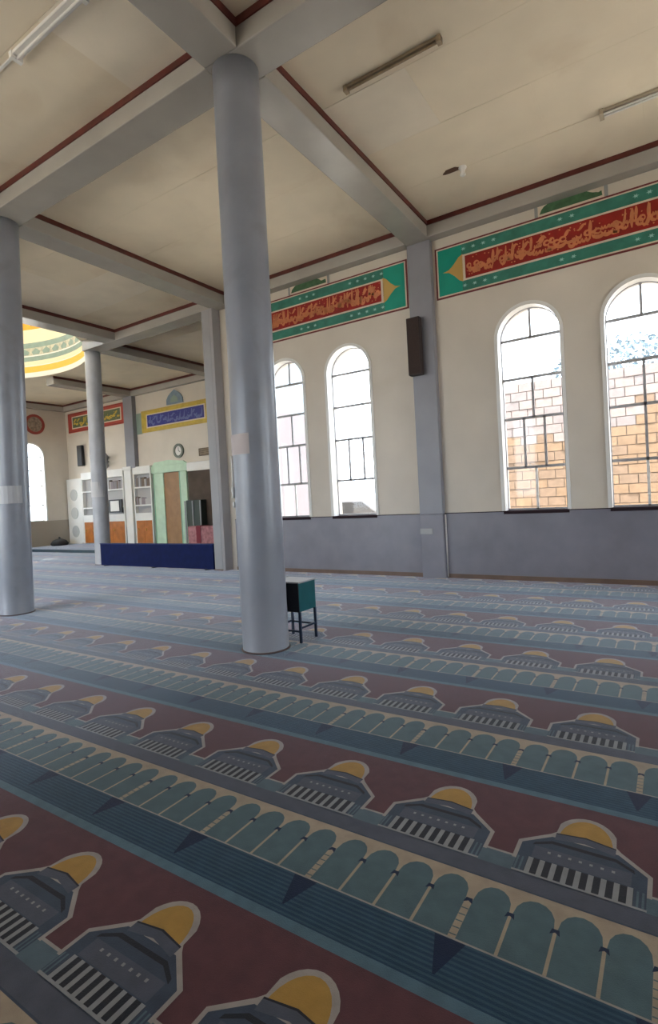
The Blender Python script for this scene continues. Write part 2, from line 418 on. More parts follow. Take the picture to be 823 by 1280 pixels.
# unseen walls behind and beside the photographer, with arched openings added for fill light
BW = [(x, .62 if x > -8 else .85, SILL if x > -8 else .3, SPRING) for x in (-20.9, -18.8, -15.7, -13.6, -11.5, -9.6, -6.9, -5.3)]  # left openings made wider and lower to brighten the far bays
mb = MB(); wall_with_holes(mb, -23.2, 6.35, -.1, 6.6, BW, 'y', -5.46, -1, wall_m)
tag(mb.build('wall_back', recalc=False), 'cream wall with arched openings behind the photographer', 'wall', kind='structure')
NW = [(7.6, .62, SILL, SPRING), (5.9, .62, SILL, SPRING), (2.6, .62, SILL, SPRING)]
mb = MB(); wall_with_holes(mb, -5.8, YW + .34, -.1, 6.6, NW, 'x', 6.05, 1, wall_m)
tag(mb.build('wall_near', recalc=False), 'cream entrance wall right of the photographer', 'wall', kind='structure')

# ------------------------------------------------------------------ ceiling, boards, beams
ce = MB()
DOME = (-17.05, 6.2, 4.35)
for i in range(2, 6):
    for j in range(3):
        ce.box(XS[i], XS[i + 1], YS[j], YS[j + 1], ZC + .03, 6.6, ceil_m)
ce.box(XS[0], XS[2], YS[0], YS[1], ZC + .03, 6.6, ceil_m)
ring = [(DOME[0] + DOME[2] * cos(2 * pi * k / 64), DOME[1] + DOME[2] * sin(2 * pi * k / 64)) for k in range(64)]
for zz, fl_ in ((ZC, True), (6.6, False)):
    ce.tri([[(XS[0], YS[1]), (XS[2] - HB, YS[1]), (XS[2] - HB, YM), (XS[0], YM)], ring], lambda u, v, zz=zz: (u, v, zz), ceil_m, fl_)
ce.box(XS[2] - HB, -8.5, YW, YM, ZC2 + .03, 6.6, ceil_m)
cg = tag(ce.build('ceiling', recalc=False), 'boarded ceiling divided by grey beams', 'ceiling', kind='structure')
VIS = {(3, 1), (3, 2), (4, 1), (4, 2), (2, 2), (0, 2), (2, 1)}
def boards(x0, x1, y0, y1, z, fine, bw=1.22, bl=2.44):
    ny = max(1, round((y1 - y0) / (bw if fine else 9))); nx = max(1, round((x1 - x0) / (bl if fine else 9)))
    for a in range(ny):
        off = (a % 2) * .5 * (x1 - x0) / nx if fine else 0
        xs = [x0] + [x0 + off + k * (x1 - x0) / nx for k in range(nx + 1) if x0 + .1 < x0 + off + k * (x1 - x0) / nx < x1 - .1] + [x1]
        ya, yb = y0 + a * (y1 - y0) / ny, y0 + (a + 1) * (y1 - y0) / ny
        for k in range(len(xs) - 1):
            g = .002; gx = .0004; dz = random.uniform(0, .004)
            box('ceiling_board', xs[k] + gx, xs[k + 1] - gx, ya + g, yb - g, z - dz, z + .03, ceil_n if random.random() < .2 else ceil_m, cg)
for i in range(6):
    for j in range(3):
        if i < 2 and j > 0: continue
        boards(XS[i] + HB, XS[i + 1] - HB, YS[j] + HB, YS[j + 1] - HB, ZC, (i, j) in VIS)
boards(-13.15, -8.74, YW + HB, YM - .2, ZC2, True)
def beam(x0, x1, y0, y1, zb, zt, strips):
    b = box('beam', x0, x1, y0, y1, zb, zt, beam_m, cg, .012)
    for sx0, sx1, sy0, sy1 in strips:
        box('edge_strip', sx0, sx1, sy0, sy1, zt - .03 - .078, zt - .028, strip_m, b)
def strips_x(x0, x1, y, s=(-1, 1)):     # strips on the two faces of an X beam
    return [(x0, x1, y + q * HB - (.016 if q < 0 else 0), y + q * HB + (.016 if q > 0 else 0)) for q in s]
def strips_y(x, y0, y1, s=(-1, 1)):
    return [(x + q * HB - (.016 if q < 0 else 0), x + q * HB + (.016 if q > 0 else 0), y0, y1) for q in s]
for j, y in enumerate(YS):
    s_ = (1,) if j == 0 else (-1,) if j == 3 else (-1, 1)
    for i in range(6):
        if j == 2 and i < 2: continue
        if j == 3 and i < 1: continue
        a, b = XS[i] + (HB if i else 0), XS[i + 1] - HB
        xl = XS[i] + (-HB if i else 0)
        if j == 3 and i == 1: a = xl = -13.72; ss = []; b += .02
        elif j == 3 and i == 2: ss = strips_x(a, b, y, (-1, 1))
        else: ss = strips_x(a, b, y, s_)
        beam(xl, b if i < 5 else XS[6], y - HB, y + HB if j < 3 or i < 3 else YW, ZB, ZC + .03, ss)
for i, x in enumerate(XS):
    s_ = (1,) if i == 0 else (-1,) if i == 6 else (-1, 1)
    for j in range(3):
        if i < 2 and j > 0: continue
        a, b = YS[j] + HB, YS[j + 1] - HB
        sj = (1,) if i == 2 and j > 0 else s_
        beam(x - HB if i else x, x + HB if i < 6 else x, a, b, ZB, ZC + .03, strips_y(x, a, b, sj))
beam(-13.37 - HB, -13.37 + HB, YW + HB, YM - .2, ZB2, ZC2 + .03, strips_y(-13.37, YW + HB, YM - .2, (1,)))
beam(-18.15 - HB, -18.15 + HB, 10.62, YM - .2, ZB2, ZC2 + .03, strips_y(-18.15, 10.62, YM - .2, (1,)))
for a, b in ((-22.85, -18.15), (-18.15, -13.37), (-13.37, -8.74)):
    beam(a, b, YM - .2, YM, ZB2, ZC2 + .03, [(a + (.22 if a > -22 else 0), b - .2, YM - .216, YM - .2)])
beam(-22.85, -22.65, YW + HB, YM - .2, ZB2, ZC2 + .03, [(-22.65, -22.634, YW + HB, YM - .2)])
# pilasters of the far wall

# ------------------------------------------------------------------ columns
def column(x, y, r, lean, label, z1=ZB, segs=48, mt=None):
    root = empty('column', label, 'column', 'round grey columns of the hall')
    m = MB(); m.lathe([(r + .006, 0), (r, .02), (r, .6), (r * .995, 2.5), (r * .985, 5.7), (r * .985, z1)], x, y, mt or colm_m, segs, lean); m.build('shaft', root)
    m = MB(); m.lathe([(r + .016, 0.0), (r + .016, .010), (r + .006, .014)], x, y, mat('dark_base_ring', (.07, .04, .035), .7), segs); m.build('base_ring', root)
    return root
ca = column(-3.66, 4.34, .243, (.01, 0), 'thick blue-grey round column in the foreground, white paper taped on it')
cb = column(-8.72, 4.34, .243, (.23, 0), 'blue-grey round column cut by the left edge of the photo')
cc = column(-13.72, 9.30, .215, (.05, 0), mt=mat('pale_column_paint', (.46, .48, .53), .33, .55, .08, 3), label= 'slim pale round column left of the navy partition')
for x, y in ((1.2, 4.34), (-3.65, -.56), (-8.51, -.56), (1.2, -.56), (-12.45, 4.34), (-12.45, -.56)):
    o = column(x, y, .243, (0, 0), 'round grey column standing outside the frame at %s' % {(1.2, 4.34): 'the right of the photo', (-3.65, -.56): 'the left of the photographer', (-8.51, -.56): 'the far left of the photographer', (1.2, -.56): 'the right of the photographer', (-12.45, 4.34): 'the left, behind the cut column', (-12.45, -.56): 'the left, farthest back'}[(x, y)])
# corner column of the window wall
q = empty('square_column', 'square pale grey corner column right of the navy partition, behind the front column', 'column')
box('shaft', -9.0, -8.745, YW - .25, YW + .24, 0, ZB, mat('pale_grey_paint', (.30, .30, .31), .45, .5, .06, 2), q, .012)
box('base_ring', -9.01, -8.745, YW - .262, YW + .24, 0, .03, skirt_m, q)

# papers and tape on columns: curved sheets hugging the shaft
def curved(name, cx, cy, r, a0, a1, z0, z1, mt, label, cat, tilt=0):
    m = MB(); n = 10
    for k in range(n):
        A = a0 + (a1 - a0) * k / n; B = a0 + (a1 - a0) * (k + 1) / n
        za, zb = tilt * k / n, tilt * (k + 1) / n
        for rr in (r + .002, r + .004):
            m.poly([(cx + rr * cos(A), cy + rr * sin(A), z0 + za), (cx + rr * cos(B), cy + rr * sin(B), z0 + zb), (cx + rr * cos(B), cy + rr * sin(B), z1 + zb), (cx + rr * cos(A), cy + rr * sin(A), z1 + za)], mt, True)
    o = m.build(name, recalc=False); tag(o, label, cat); return o
D_ = lambda d_: radians(d_)
curved('paper_notice', -3.66, 4.34, .2425, D_(-139), D_(-64), 2.04, 2.25, mat('notice_paper', (.47, .41, .40), .6), 'pale paper notice taped around the front column at head height', 'notice')
m = MB(); m.lathe([(.009, 1.70), (.009, 2.04)], -3.66 + .252 * cos(D_(-137)), 4.34 + .252 * sin(D_(-137)), white_m, 8)
m.lathe([(.02, 1.60), (.013, 1.64), (.02, 1.68), (.012, 1.72)], -3.66 + .255 * cos(D_(-137)), 4.34 + .255 * sin(D_(-137)), white_m, 8)
m.lathe([(.012, 1.50), (.018, 1.53), (.012, 1.56)], -3.655 + .255 * cos(D_(-137)), 4.34 + .255 * sin(D_(-137)), white_m, 8)
tag(m.build('hanging_cord', recalc=False), 'white cord hanging below the notice on the front column', 'cord')
curved('paper_band', -8.60, 4.34, .246, D_(-150), D_(0), 1.72, 1.99, mat('faded_tape', (.42, .42, .44), .5), 'faded paper band around the column at the left edge', 'notice')
curved('paper_band', -13.71, 9.30, .218, D_(-150), D_(0), 1.92, 2.35, mat('pale_tape', (.60, .60, .62), .5), 'pale paper band around the slim column by the navy partition', 'notice')

# ------------------------------------------------------------------ speaker on the pilaster
sp = empty('column_speaker', 'tall dark brown loudspeaker fixed on the grey pilaster', 'loudspeaker')
m = MB(); m.box(-3.875, -3.63, YW - .31, YW - .17, 3.66, 4.68, brownsp_m); m.build('cabinet', sp, .012)
m = MB(); m.box(-3.86, -3.645, YW - .316, YW - .31, 3.68, 4.66, mat('speaker_cloth', (.05, .034, .03), .8, .2, .1, 60, .3, 200)); m.build('grille', sp)
m = MB(); m.box(-3.80, -3.70, YW - .17, YW - .13, 4.0, 4.3, black_m); m.build('bracket', sp)

# ------------------------------------------------------------------ calligraphy and banners
def ribbon(m, pts, w0, w1, y, mt):
    """a pen stroke through pts on the wall, broad in the middle"""
    n = len(pts); L = []; R = []
    for i, (x, z) in enumerate(pts):
        a = pts[max(0, i - 1)]; b = pts[min(n - 1, i + 1)]
        dx, dz = b[0] - a[0], b[1] - a[1]; l = math.hypot(dx, dz) or 1
        k = sin(pi * (i + .15) / (n - .7)); w = w0 + (w1 - w0) * max(0, k)
        L.append((x - dz / l * w, y, z + dx / l * w)); R.append((x + dz / l * w, y, z - dx / l * w))
    for i in range(n - 1): m.poly([L[i], L[i + 1], R[i + 1], R[i]], mt)
def bez(a, b, c, d, n=8):
    return [tuple((1 - t_) ** 3 * a[k] + 3 * (1 - t_) ** 2 * t_ * b[k] + 3 * (1 - t_) * t_ * t_ * c[k] + t_ ** 3 * d[k] for k in (0, 1)) for t_ in [i / n for i in range(n + 1)]]
def script(m, x0, x1, z0, z1, y, mt, seed, dens=1.0, fs=1.0):
    rnd = random.Random(seed); H = z1 - z0; x = x1; t0 = .005 * fs; t1 = .022 * fs; lay = 0
    while x > x0 + .05:
        w = rnd.uniform(.09, .2) * H / .38 / dens; kind = rnd.choice('asbbclcws'); a = max(x - w, x0 + .01)
        lay = (lay + 1) % 4; yy = y - .0004 * lay
        b0 = z0 + H * rnd.uniform(.12, .35)
        if kind == 'a':
            ribbon(m, bez((a + w * .5, b0), (a + w * .45, z0 + H * .5), (a + w * .6, z0 + H * .8), (a + w * .55, z1 - H * .05)), t0, t1, yy, mt)
        elif kind == 'l':
            ribbon(m, bez((a + w * .8, z1 - H * .06), (a + w * .7, z0 + H * .2), (a + w * .5, z0 - H * .02), (a, z0 + H * .3)), t0, t1, yy, mt)
        elif kind == 's':
            for q_ in range(3):
                xx = a + w * (.25 + q_ * .3); ribbon(m, bez((xx, b0 + H * .18), (xx - .01, b0), (xx + w * .2, b0 - H * .05), (xx + w * .25, b0 + H * .16), 5), t0, t1 * .8, yy, mt)
        elif kind == 'b':
            ribbon(m, bez((a + w, b0 + H * .15), (a + w * .9, b0 - H * .1), (a + w * .1, b0 - H * .1), (a, b0 + H * .14)), t0, t1 * 1.15, yy, mt)
        elif kind == 'c':
            cx, cz = a + w * .5, b0 + H * .12
            ribbon(m, [(cx + w * .3 * cos(q_ * .7), cz + H * .12 * sin(q_ * .7)) for q_ in range(10)], t0, t1 * .9, yy, mt)
        else:
            ribbon(m, bez((a + w, z0 + H * .75), (a + w * .5, z0 + H * .95), (a + w * .4, z0 + H * .5), (a - w * .2, z0 + H * .6)), t0, t1, yy, mt)
        for q_ in range(rnd.randint(0, 2)):
            dx, dz, s_ = a + rnd.uniform(0, w), z0 + H * rnd.choice((.12, .62, .78, .88)), .012 * fs
            m.poly([(dx, yy, dz - s_), (dx + s_, yy, dz), (dx, yy, dz + s_), (dx - s_, yy, dz)], mt)
        x -= w * .62
def banner(xa, xb, y, label, dens, seed):
    root = empty('calligraphy_banner', label, 'banner', 'long calligraphy banners of the window wall')
    z0, z1 = 4.965, 5.865
    F = lambda m, a, b, c, d_, l, mt: m.box(a, b, y - .012 - l * .003, y, c, d_, mt)
    m = MB(); F(m, xa, xb, z0, z1, 0, mroon_m); m.build('border', root)
    m = MB(); F(m, xa + .03, xb - .03, z0 + .028, z1 - .028, 1, cream_m); m.build('border', root)['label'] = 'cream inner border line'
    m = MB(); F(m, xa + .055, xb - .055, z0 + .05, z1 - .05, 2, teal_m); m.build('field', root)
    xi, xj = xa + .54, xb - .54
    m = MB(); F(m, xi - .06, xj + .06, z0 + .055, z1 - .055, 3, green_m); m.build('ornament_strip', root)
    for zc_ in (z0 + .135, z1 - .135):
        n = int((xj - xi) / .17); sm_ = None
        for k in range(n + 1):
            f_ = k / n
            if .20 < f_ < .44 or .56 < f_ < .76: continue
            x = xi - .02 + k * (xj - xi + .04) / n; yy = y - .0225
            s_ = .045
            pts = []
            for q_ in range(12):
                rr = s_ if q_ % 2 == 0 else s_ * .4
                pts.append((x + rr * cos(q_ * pi / 6 + .1), zc_ + rr * .75 * sin(q_ * pi / 6 + .1)))
            m = MB(); m.tri([pts], lambda u, v, yy=yy: (u, yy, v), star_m, True); m.build('star', root, recalc=False)
    m = MB(); F(m, xi - .05, xj + .05, z0 + .22, z1 - .235, 4, cream_m); m.build('inner_frame', root)
    m = MB(); F(m, xi, xj, z0 + .25, z1 - .265, 5, red_m); m.build('red_field', root)
    m = MB(); script(m, xi + .01, xj - .01, z0 + .26, z1 - .275, y - .030, gold_m, seed, dens, 1.2)
    script(m, xi + .01, xj - .01, z0 + .33, z1 - .265, y - .032, gold_m, seed + 5, dens, 1.0)
    m.build('lettering', root, recalc=False)['kind'] = 'stuff'
    zc_ = (z0 + z1) / 2 - .005
    for s_, xe_ in ((-1, xi), (1, xj)):
        m = MB(); H = .235
        outl = [(xe_ + s_ * .04, zc_ - H), (xe_ + s_ * .11, zc_ - H * .85), (xe_ + s_ * .2, zc_ - H * .42), (xe_ + s_ * .29, zc_ - H * .1), (xe_ + s_ * .40, zc_),
                (xe_ + s_ * .29, zc_ + H * .1), (xe_ + s_ * .2, zc_ + H * .42), (xe_ + s_ * .11, zc_ + H * .85), (xe_ + s_ * .04, zc_ + H)]
        m.prism(outl, lambda u, v, d_: (u, y - d_, v), .018, .024, ochre_m)
        m.build('end_finial', root)
    return root
banner(-3.385, .93, YW, 'green and red calligraphy banner over the two right windows', 1.0, 11)
banner(-8.42, -3.93, YW, 'green and red calligraphy banner over the windows left of the pilaster', 1.6, 23)
def motif(x0, x1, label, seed):
    root = empty('painted_skyline', label, 'wall painting'); z0 = 5.87; zt = 6.10; y = YW
    m = MB(); m.box(x0, x1, y - .010, y, z0, 6.03, cream_m); m.box(x0, x1, y - .010, y, 6.03, 6.17, cream_m); m.build('ground', root)
    rnd = random.Random(seed); n = 22; pts = [(x0 + .05, z0 + .03)]
    for k in range(n + 1):
        f_ = k / n; pts.append((x0 + .08 + (x1 - x0 - .14) * f_, z0 + .10 + .12 * sin(pi * min(1, f_ * 1.15)) ** .7 * (1 if f_ < .6 else .85) + rnd.uniform(-.012, .012)))
    pts.append((x1 - .05, z0 + .03))
    m = MB(); m.prism(pts, lambda u, v, d_: (u, y - d_, v), .010, .014, motif_m); m.build('skyline', root)
    for x in (x0, x1): 
        m = MB(); m.box(x - .025, x + .025, y - .014, y, z0, 6.2, frame_m if False else mat('grey_post_line', (.3, .3, .29), .6)); m.build('side_post', root)
motif(-1.66, -.66, 'green skyline painting above the right banner', 3)
motif(-6.62, -5.64, 'green skyline painting above the left banner', 4)

# ------------------------------------------------------------------ ceiling fixtures
def batten(x0, x1, y, label, w=.03, mt=batten_m, tubes=1, zt=ZC):
    root = empty('tube_light', label, 'ceiling light', 'tube lights on the ceiling')
    box('batten', x0, x1, y - w, y + w, zt - .035, zt, mt, root, .006)
    for x in (x0, x1 - .05): box('lamp_holder', x, x + .05, y - w * 1.25, y + w * 1.25, zt - .07, zt, mt, root, .004)
    for k in range(tubes):
        yy = y + (k - (tubes - 1) / 2) * .05
        m = MB(); b = 10
        ring = [(yy + .013 * cos(2 * pi * q_ / b), zt - .052 + .013 * sin(2 * pi * q_ / b)) for q_ in range(b)]
        for q_ in range(b):
            p_, r_ = ring[q_], ring[(q_ + 1) % b]
            m.poly([(x0 + .04, *p_), (x1 - .04, *p_), (x1 - .04, *r_), (x0 + .04, *r_)], mt if tubes == 1 and mt is batten_m else tube_m, True)
        m.build('tube', root, recalc=False)
    return root
batten(-3.02, -1.84, 5.53, 'old brown tube light on the ceiling right of the front column')
batten(-.60, .62, 7.88, 'double tube light on the ceiling cut by the right edge', .06, mat('dull_batten', (.38, .32, .24), .6), 2)
batten(-5.55, -4.35, 3.08, 'white tube light on the ceiling at the top left', .05, white_m, 1)
m = MB(); m.box(-5.98, -5.55, 3.06, 3.085, ZC - .02, ZC, white_m)
m.box(-5.98, -5.955, 2.6, 3.08, ZC - .02, ZC, white_m)
tag(m.build('cable_trunking'), 'thin white cable cover beside the top left tube light', 'cable cover')
m = MB(); m.lathe([(.055, ZC), (.06, ZC - .02), (.035, ZC - .05), (.03, ZC - .09), (.045, ZC - .12), (.02, ZC - .14)][::-1], -2.40, 7.88, white_m, 16)
h = tag(m.build('bulb_holder', recalc=True), 'small bulb holder on the stained ceiling near the window wall', 'ceiling light')
m = MB(); m.prism([(-2.56 + .13 * cos(a) * (1 + .25 * sin(3 * a)), 7.86 + .07 * sin(a) * (1 + .2 * cos(2 * a))) for a in [k * pi / 8 for k in range(16)]], lambda u, v, d_: (u, v, ZC - .0055 - d_), 0, .002, mat('dark_ceiling_mark', (.10, .05, .03), .8))
m.build('dark_patch', h)  # irregular dark brown patch beside the bulb holder

# ------------------------------------------------------------------ dome
dm = empty('painted_dome', 'round ceiling dome painted in orange, cream and green bands', 'dome')
cx, cy, R = DOME
zz = [0, .17, .38, .41, .56, .72, .76, 1.02, 1.06, 1.20, 1.66, 2.05, 2.2]
prof = [(R, ZC + z_ if z_ else ZC + .001) for z_ in zz]
bm_ = [domew_m, domey_m, domew_m, domec_m, domeg_m, domew_m, domes_m, domeg_m, domeg_m, domec_m, domeo_m, domec_m]
m = MB(); m.lathe(prof, cx, cy, domew_m, 72, mats=bm_, caps=False); m.build('drum', dm, recalc=False)
ZD = ZC + 2.2
for k in range(24):                                           # piers between the drum windows
    a0, a1 = 2 * pi * k / 24 + .09, 2 * pi * k / 24 + .17
    m = MB(); L = []
    for rr in (R * .985, R * 1.03):
        L.append([(cx + rr * cos(a), cy + rr * sin(a)) for a in (a0, (a0 + a1) / 2, a1)])
    m.prism(L[0] + L[1][::-1], lambda u, v, d_: (u, v, d_), ZD - .01, ZD + 1.0, domew_m); m.build('pier', dm, recalc=False)
prof = [(R * 1.03 * cos(q_), ZD + 1.0 + 2.6 * sin(q_)) for q_ in [k * pi / 2 / 12 for k in range(12)]] + [(.02, ZD + 3.6)]
m = MB(); m.lathe(prof, cx, cy, domec_m, 72, caps=False); m.build('cap', dm, recalc=False)
m = MB()
for k in range(60):                                           # leaf ornament on the sand band
    a = 2 * pi * k / 60
    p = [(a - .03, ZC + .78), (a + .03, ZC + .78), (a + .042, ZC + .88), (a, ZC + 1.0), (a - .042, ZC + .88)]
    m.tri([p], lambda u, v: (cx + (R - .008) * cos(u), cy + (R - .008) * sin(u), v), domeg_m)
o = m.build('leaf_frieze', dm, recalc=False); o['kind'] = 'stuff'
m = MB()
for k in range(30):                                           # brown arches painted in the orange band
    a = 2 * pi * k / 30
    p = [(a - .04, ZC + 1.78), (a + .04, ZC + 1.78), (a + .04, ZC + 1.92), (a, ZC + 2.02), (a - .04, ZC + 1.92)]
    m.tri([p], lambda u, v: (cx + (R - .008) * cos(u), cy + (R - .008) * sin(u), v), door_m)
o = m.build('painted_arches', dm, recalc=False); o['kind'] = 'stuff'

# ------------------------------------------------------------------ far wall furnishings
YF = YM0; FZ = .217
before = set(bpy.data.objects)
for x, z0 in ((-16.85, 3.05),):
    box('pilaster', x - .3, x + .22, YF - .18, YF, z0, 5.72, pil_m, wf, .01)
def recess_banner(xa, xb, z0, z1, c_out, c_fld, c_let, label, ends=None, seed=1):
    root = empty('calligraphy_banner', label, 'banner'); y = YF
    box('border', xa, xb, y - .02, y, z0, z1, c_out, root)
    box('inner_frame', xa + .28, xb - .28, y - .026, y, z0 + .15, z1 - .15, cream_m, root)
    box('field', xa + .34, xb - .34, y - .032, y, z0 + .19, z1 - .19, c_fld, root)
    for zz in (z0 + .03, z1 - .045): box('border', xa + .02, xb - .02, y - .024, y, zz, zz + .02, ochre_m if c_out is yell_m else mroon_m, root)
    m = MB(); script(m, xa + .38, xb - .38, z0 + .21, z1 - .21, y - .036, c_let, seed, 1, 1.6); m.build('lettering', root, recalc=False)['kind'] = 'stuff'
    if ends:
        box('end_panel', xa - .5, xa, y - .018, y, z0 - .02, z1 - .05, ends, root); box('end_panel', xb, xb + .35, y - .018, y, z0, z1 - .05, ends, root)
recess_banner(-16.33, -12.75, 4.30, 5.10, yell_m, bluef_m, lblue_m, 'yellow and blue calligraphy banner above the clock on the far wall', greyg_m, 5)
recess_banner(-21.0, -17.2, 4.80, 5.60, mat('brick_red_paint', (.42, .06, .04), .5), mat('olive_field', (.12, .15, .08), .6), yell_m, 'red and olive calligraphy banner at the corner of the far wall', None, 6)
m = MB(); zc_ = 5.14
pts = [(-14.50 + .42 * u, zc_ + .50 * v) for u, v in [(-1, 0), (1, 0), (.98, .35), (.75, .62), (.4, .82), (0, 1.0), (-.4, .82), (-.75, .62), (-.98, .35)]]
m.prism(pts, lambda u, v, d_: (u, YF - d_, v), 0, .03, slate_m); fan = m.build('dome_emblem'); tag(fan, 'slate blue dome shaped emblem above the blue banner', 'emblem')
m = MB(); m.prism([(-14.50 + .2 * u, 5.2 + .25 * v) for u, v in [(-1, 0), (1, 0), (.8, .6), (0, 1), (-.8, .6)]], lambda u, v, d_: (u, YF - d_, v), .03, .04, greyg_m); m.build('inset', fan)
ck = empty('wall_clock', 'round wall clock with a grey rim above the mint green niche frame', 'clock')
def disc(name, cx, y, cz, r, d0, d1, mt, parent, ri=0, ax='y'):
    m = MB(); n = 28
    f_ = (lambda u, v, d_: (u, y - d_, v)) if ax == 'y' else (lambda u, v, d_: (y + d_, u, v))
    o_ = [(cx + r * cos(2 * pi * k / n), cz + r * sin(2 * pi * k / n)) for k in range(n)]
    if ri:
        i_ = [(cx + ri * cos(2 * pi * k / n), cz + ri * sin(2 * pi * k / n)) for k in range(n)]
        for k in range(n):
            k2 = (k + 1) % n
            m.poly([f_(*o_[k], d1), f_(*o_[k2], d1), f_(*i_[k2], d1), f_(*i_[k], d1)], mt)
            m.poly([f_(*o_[k], d1), f_(*o_[k2], d1), f_(*o_[k2], d0), f_(*o_[k], d0)], mt)
            m.poly([f_(*i_[k], d1), f_(*i_[k2], d1), f_(*i_[k2], d0), f_(*i_[k], d0)], mt)
        return m.build(name, parent, recalc=False)
    m.prism(o_, f_, d0, d1, mt); return m.build(name, parent)
disc('rim', -14.43, YF, 3.48, .25, 0, .06, mat('grey_green_rim', (.16, .18, .15), .5), ck, .17)
disc('dial', -14.43, YF, 3.48, .18, .005, .03, white_m, ck)
m = MB(); ribbon(m, [(-14.43, 3.48), (-14.43, 3.60)], .01, .012, YF - .035, black_m); ribbon(m, [(-14.43, 3.48), (-14.35, 3.44)], .01, .014, YF - .036, black_m); m.build('hands', ck, recalc=False)
ac = empty('wall_vent', 'brown slatted vent grille high on the far wall', 'vent')
box('frame', -13.42, -12.66, YF - .05, YF, 3.21, 3.46, mat('brown_vent', (.10, .07, .045), .6), ac)
for k in range(5): box('slat', -13.38, -12.70, YF - .065, YF - .05, 3.235 + k * .045, 3.255 + k * .045, batten_m, ac)
# mint green niche frame with brown door
nf = empty('niche_frame', 'pale mint green niche frame around a brown panel on the far wall', 'niche')
box('post', -15.78, -15.25, YF - .08, YF, FZ, 2.80, mint_m, nf, .015)
box('post', -14.42, -14.06, YF - .08, YF, FZ, 2.80, mint_m, nf, .015)
box('lintel', -15.90, -13.99, YF - .11, YF, 2.76, 3.02, mint_m, nf, .015)
m = MB(); L = [(-15.85, 3.02), (-14.02, 3.02), (-14.2, 3.12), (-14.93, 3.20), (-15.7, 3.16)]; m.prism(L, lambda u, v, d_: (u, YF - d_, v), 0, .08, mint_m); m.build('pediment', nf)
box('back_panel', -15.25, -14.42, YF - .04, YF, FZ, 2.80, door_m, nf)
for x in (-15.78, -14.42): box('edge_moulding', x, x + .04, YF - .09, YF - .08, FZ, 2.76, mat('deeper_mint', (.25, .48, .33), .5), nf)
# alcove to the right
FX = -13.98
al = empty('alcove_cabinet', 'alcove given as a shade-dark sheet under a white header at the right of the far wall', 'alcove')
box('back_panel', FX, -8.3, YF - .08, YF, FZ, 2.72, dark_m, al)  # dark sheet on the wall stands in for the opening's shaded depth
box('header', FX, -8.3, YF - .12, YF, 2.72, 3.02, white_m, al, .01)
gc = empty('glass_cabinet', 'dark glass fronted cabinet standing in the alcove', 'cabinet')
box('body', -13.86, -13.15, YF - .34, YF - .09, FZ, 1.72, mat('dark_green_wood', (.035, .05, .04), .5), gc, .01)
for k in range(3): box('door_stile', -13.93 + k * .36, -13.87 + k * .36, YF - .36, YF - .34, FZ + .05, 1.70, mat('grey_aluminium_%d' % k, (.26, .26, .27), .4), gc)
pt = empty('draped_table', 'low table under a pink patterned cloth in the alcove', 'table')
box('cloth', -13.35, -11.6, YF - .80, YF - .38, FZ + .02, .86, pink_m, pt, .03)
box('runner', -12.95, -12.75, YF - .812, YF - .37, FZ + .1, .872, mat('dark_red_runner', (.22, .03, .05), .8), pt)
ch = empty('high_back_chair', 'dark high backed chair behind the draped table', 'chair')
box('backrest', -12.55, -12.3, YF - .30, YF - .23, .9, 1.75, black_m, ch, .02); box('seat', -12.65, -12.15, YF - .34, YF - .12, .62, .70, black_m, ch, .02)
for x in (-12.63, -12.2):
    for y in (YF - .33, YF - .17): box('leg', x, x + .04, y, y + .04, FZ, .62, black_m, ch)
# bookshelves
def shelf_unit(x0, x1, label, seed, tv=False):
    r_ = empty('bookshelf', label, 'bookshelf', 'white bookshelves of the far wall'); y0, y1 = YF - .16, YF
    box('back', x0, x1, y1 - .03, y1, FZ, 2.85, mat('shelf_back', (.42, .41, .41), .6), r_)
    for x in (x0, x1 - .05): box('side', x, x + .05, y0, y1 - .03, FZ, 2.85, white_m, r_)
    for z in (1.08, 1.62, 2.28, 2.80): box('shelf', x0 + .05, x1 - .05, y0, y1 - .03, z, z + .05, white_m, r_)
    box('upstand', x0 + .05, x1 - .05, y0, y0 + .02, 1.13, 1.36, white_m, r_)
    box('cornice', x0, x1, y0 - .01, y1, 2.85, 3.08, white_m, r_)
    n = 2
    for k in range(n):
        a = x0 + .06 + k * (x1 - x0 - .12) / n; dd = box('door', a, a + (x1 - x0 - .12) / n - .01, y0 - .0, y0 + .02, FZ + .03, 1.08, orange_m, r_)
        box('handle', a + .1, a + .12, y0 - .03, y0, .7, .8, ochre_m, dd)
    return r_
shelf_unit(-16.82, -15.83, 'white bookshelf with orange doors between white post and mint frame', 1)
shelf_unit(-19.0, -17.42, 'white bookshelf with orange doors behind the slim column', 2)
shelf_unit(-20.1, -19.02, 'white bookshelf with orange doors beside the white screen', 3)
ORD = 'first second third fourth fifth sixth seventh eighth ninth tenth eleventh twelfth thirteenth fourteenth fifteenth sixteenth seventeenth'.split()
rb = random.Random(5)
def books(x0, x1, z, hmax, lab, grp, cols):
    x = x0
    i = 0
    while x < x1:
        w = rb.uniform(.05, .09); h_ = hmax * rb.uniform(.75, 1)
        o = box('book', x, x + w - .004, YF - .15, YF - .035, z, z + h_, rb.choice(cols), None)
        tag(o, '%s from the left, %s' % (ORD[i], lab), 'book', grp); x += w; i += 1
bc = [mat('book_grey', (.20, .19, .19), .7), mat('book_brown', (.16, .11, .08), .7), mat('book_mauve', (.26, .22, .24), .7), mat('book_pale', (.45, .43, .42), .7)]
books(-16.74, -15.92, 2.331, .36, 'book on the top shelf beside the mint frame', 'books on the top shelf beside the mint frame', bc)
books(-16.74, -15.92, 1.671, .30, 'book on the middle shelf beside the mint frame', 'books on the middle shelf beside the mint frame', bc[1:])
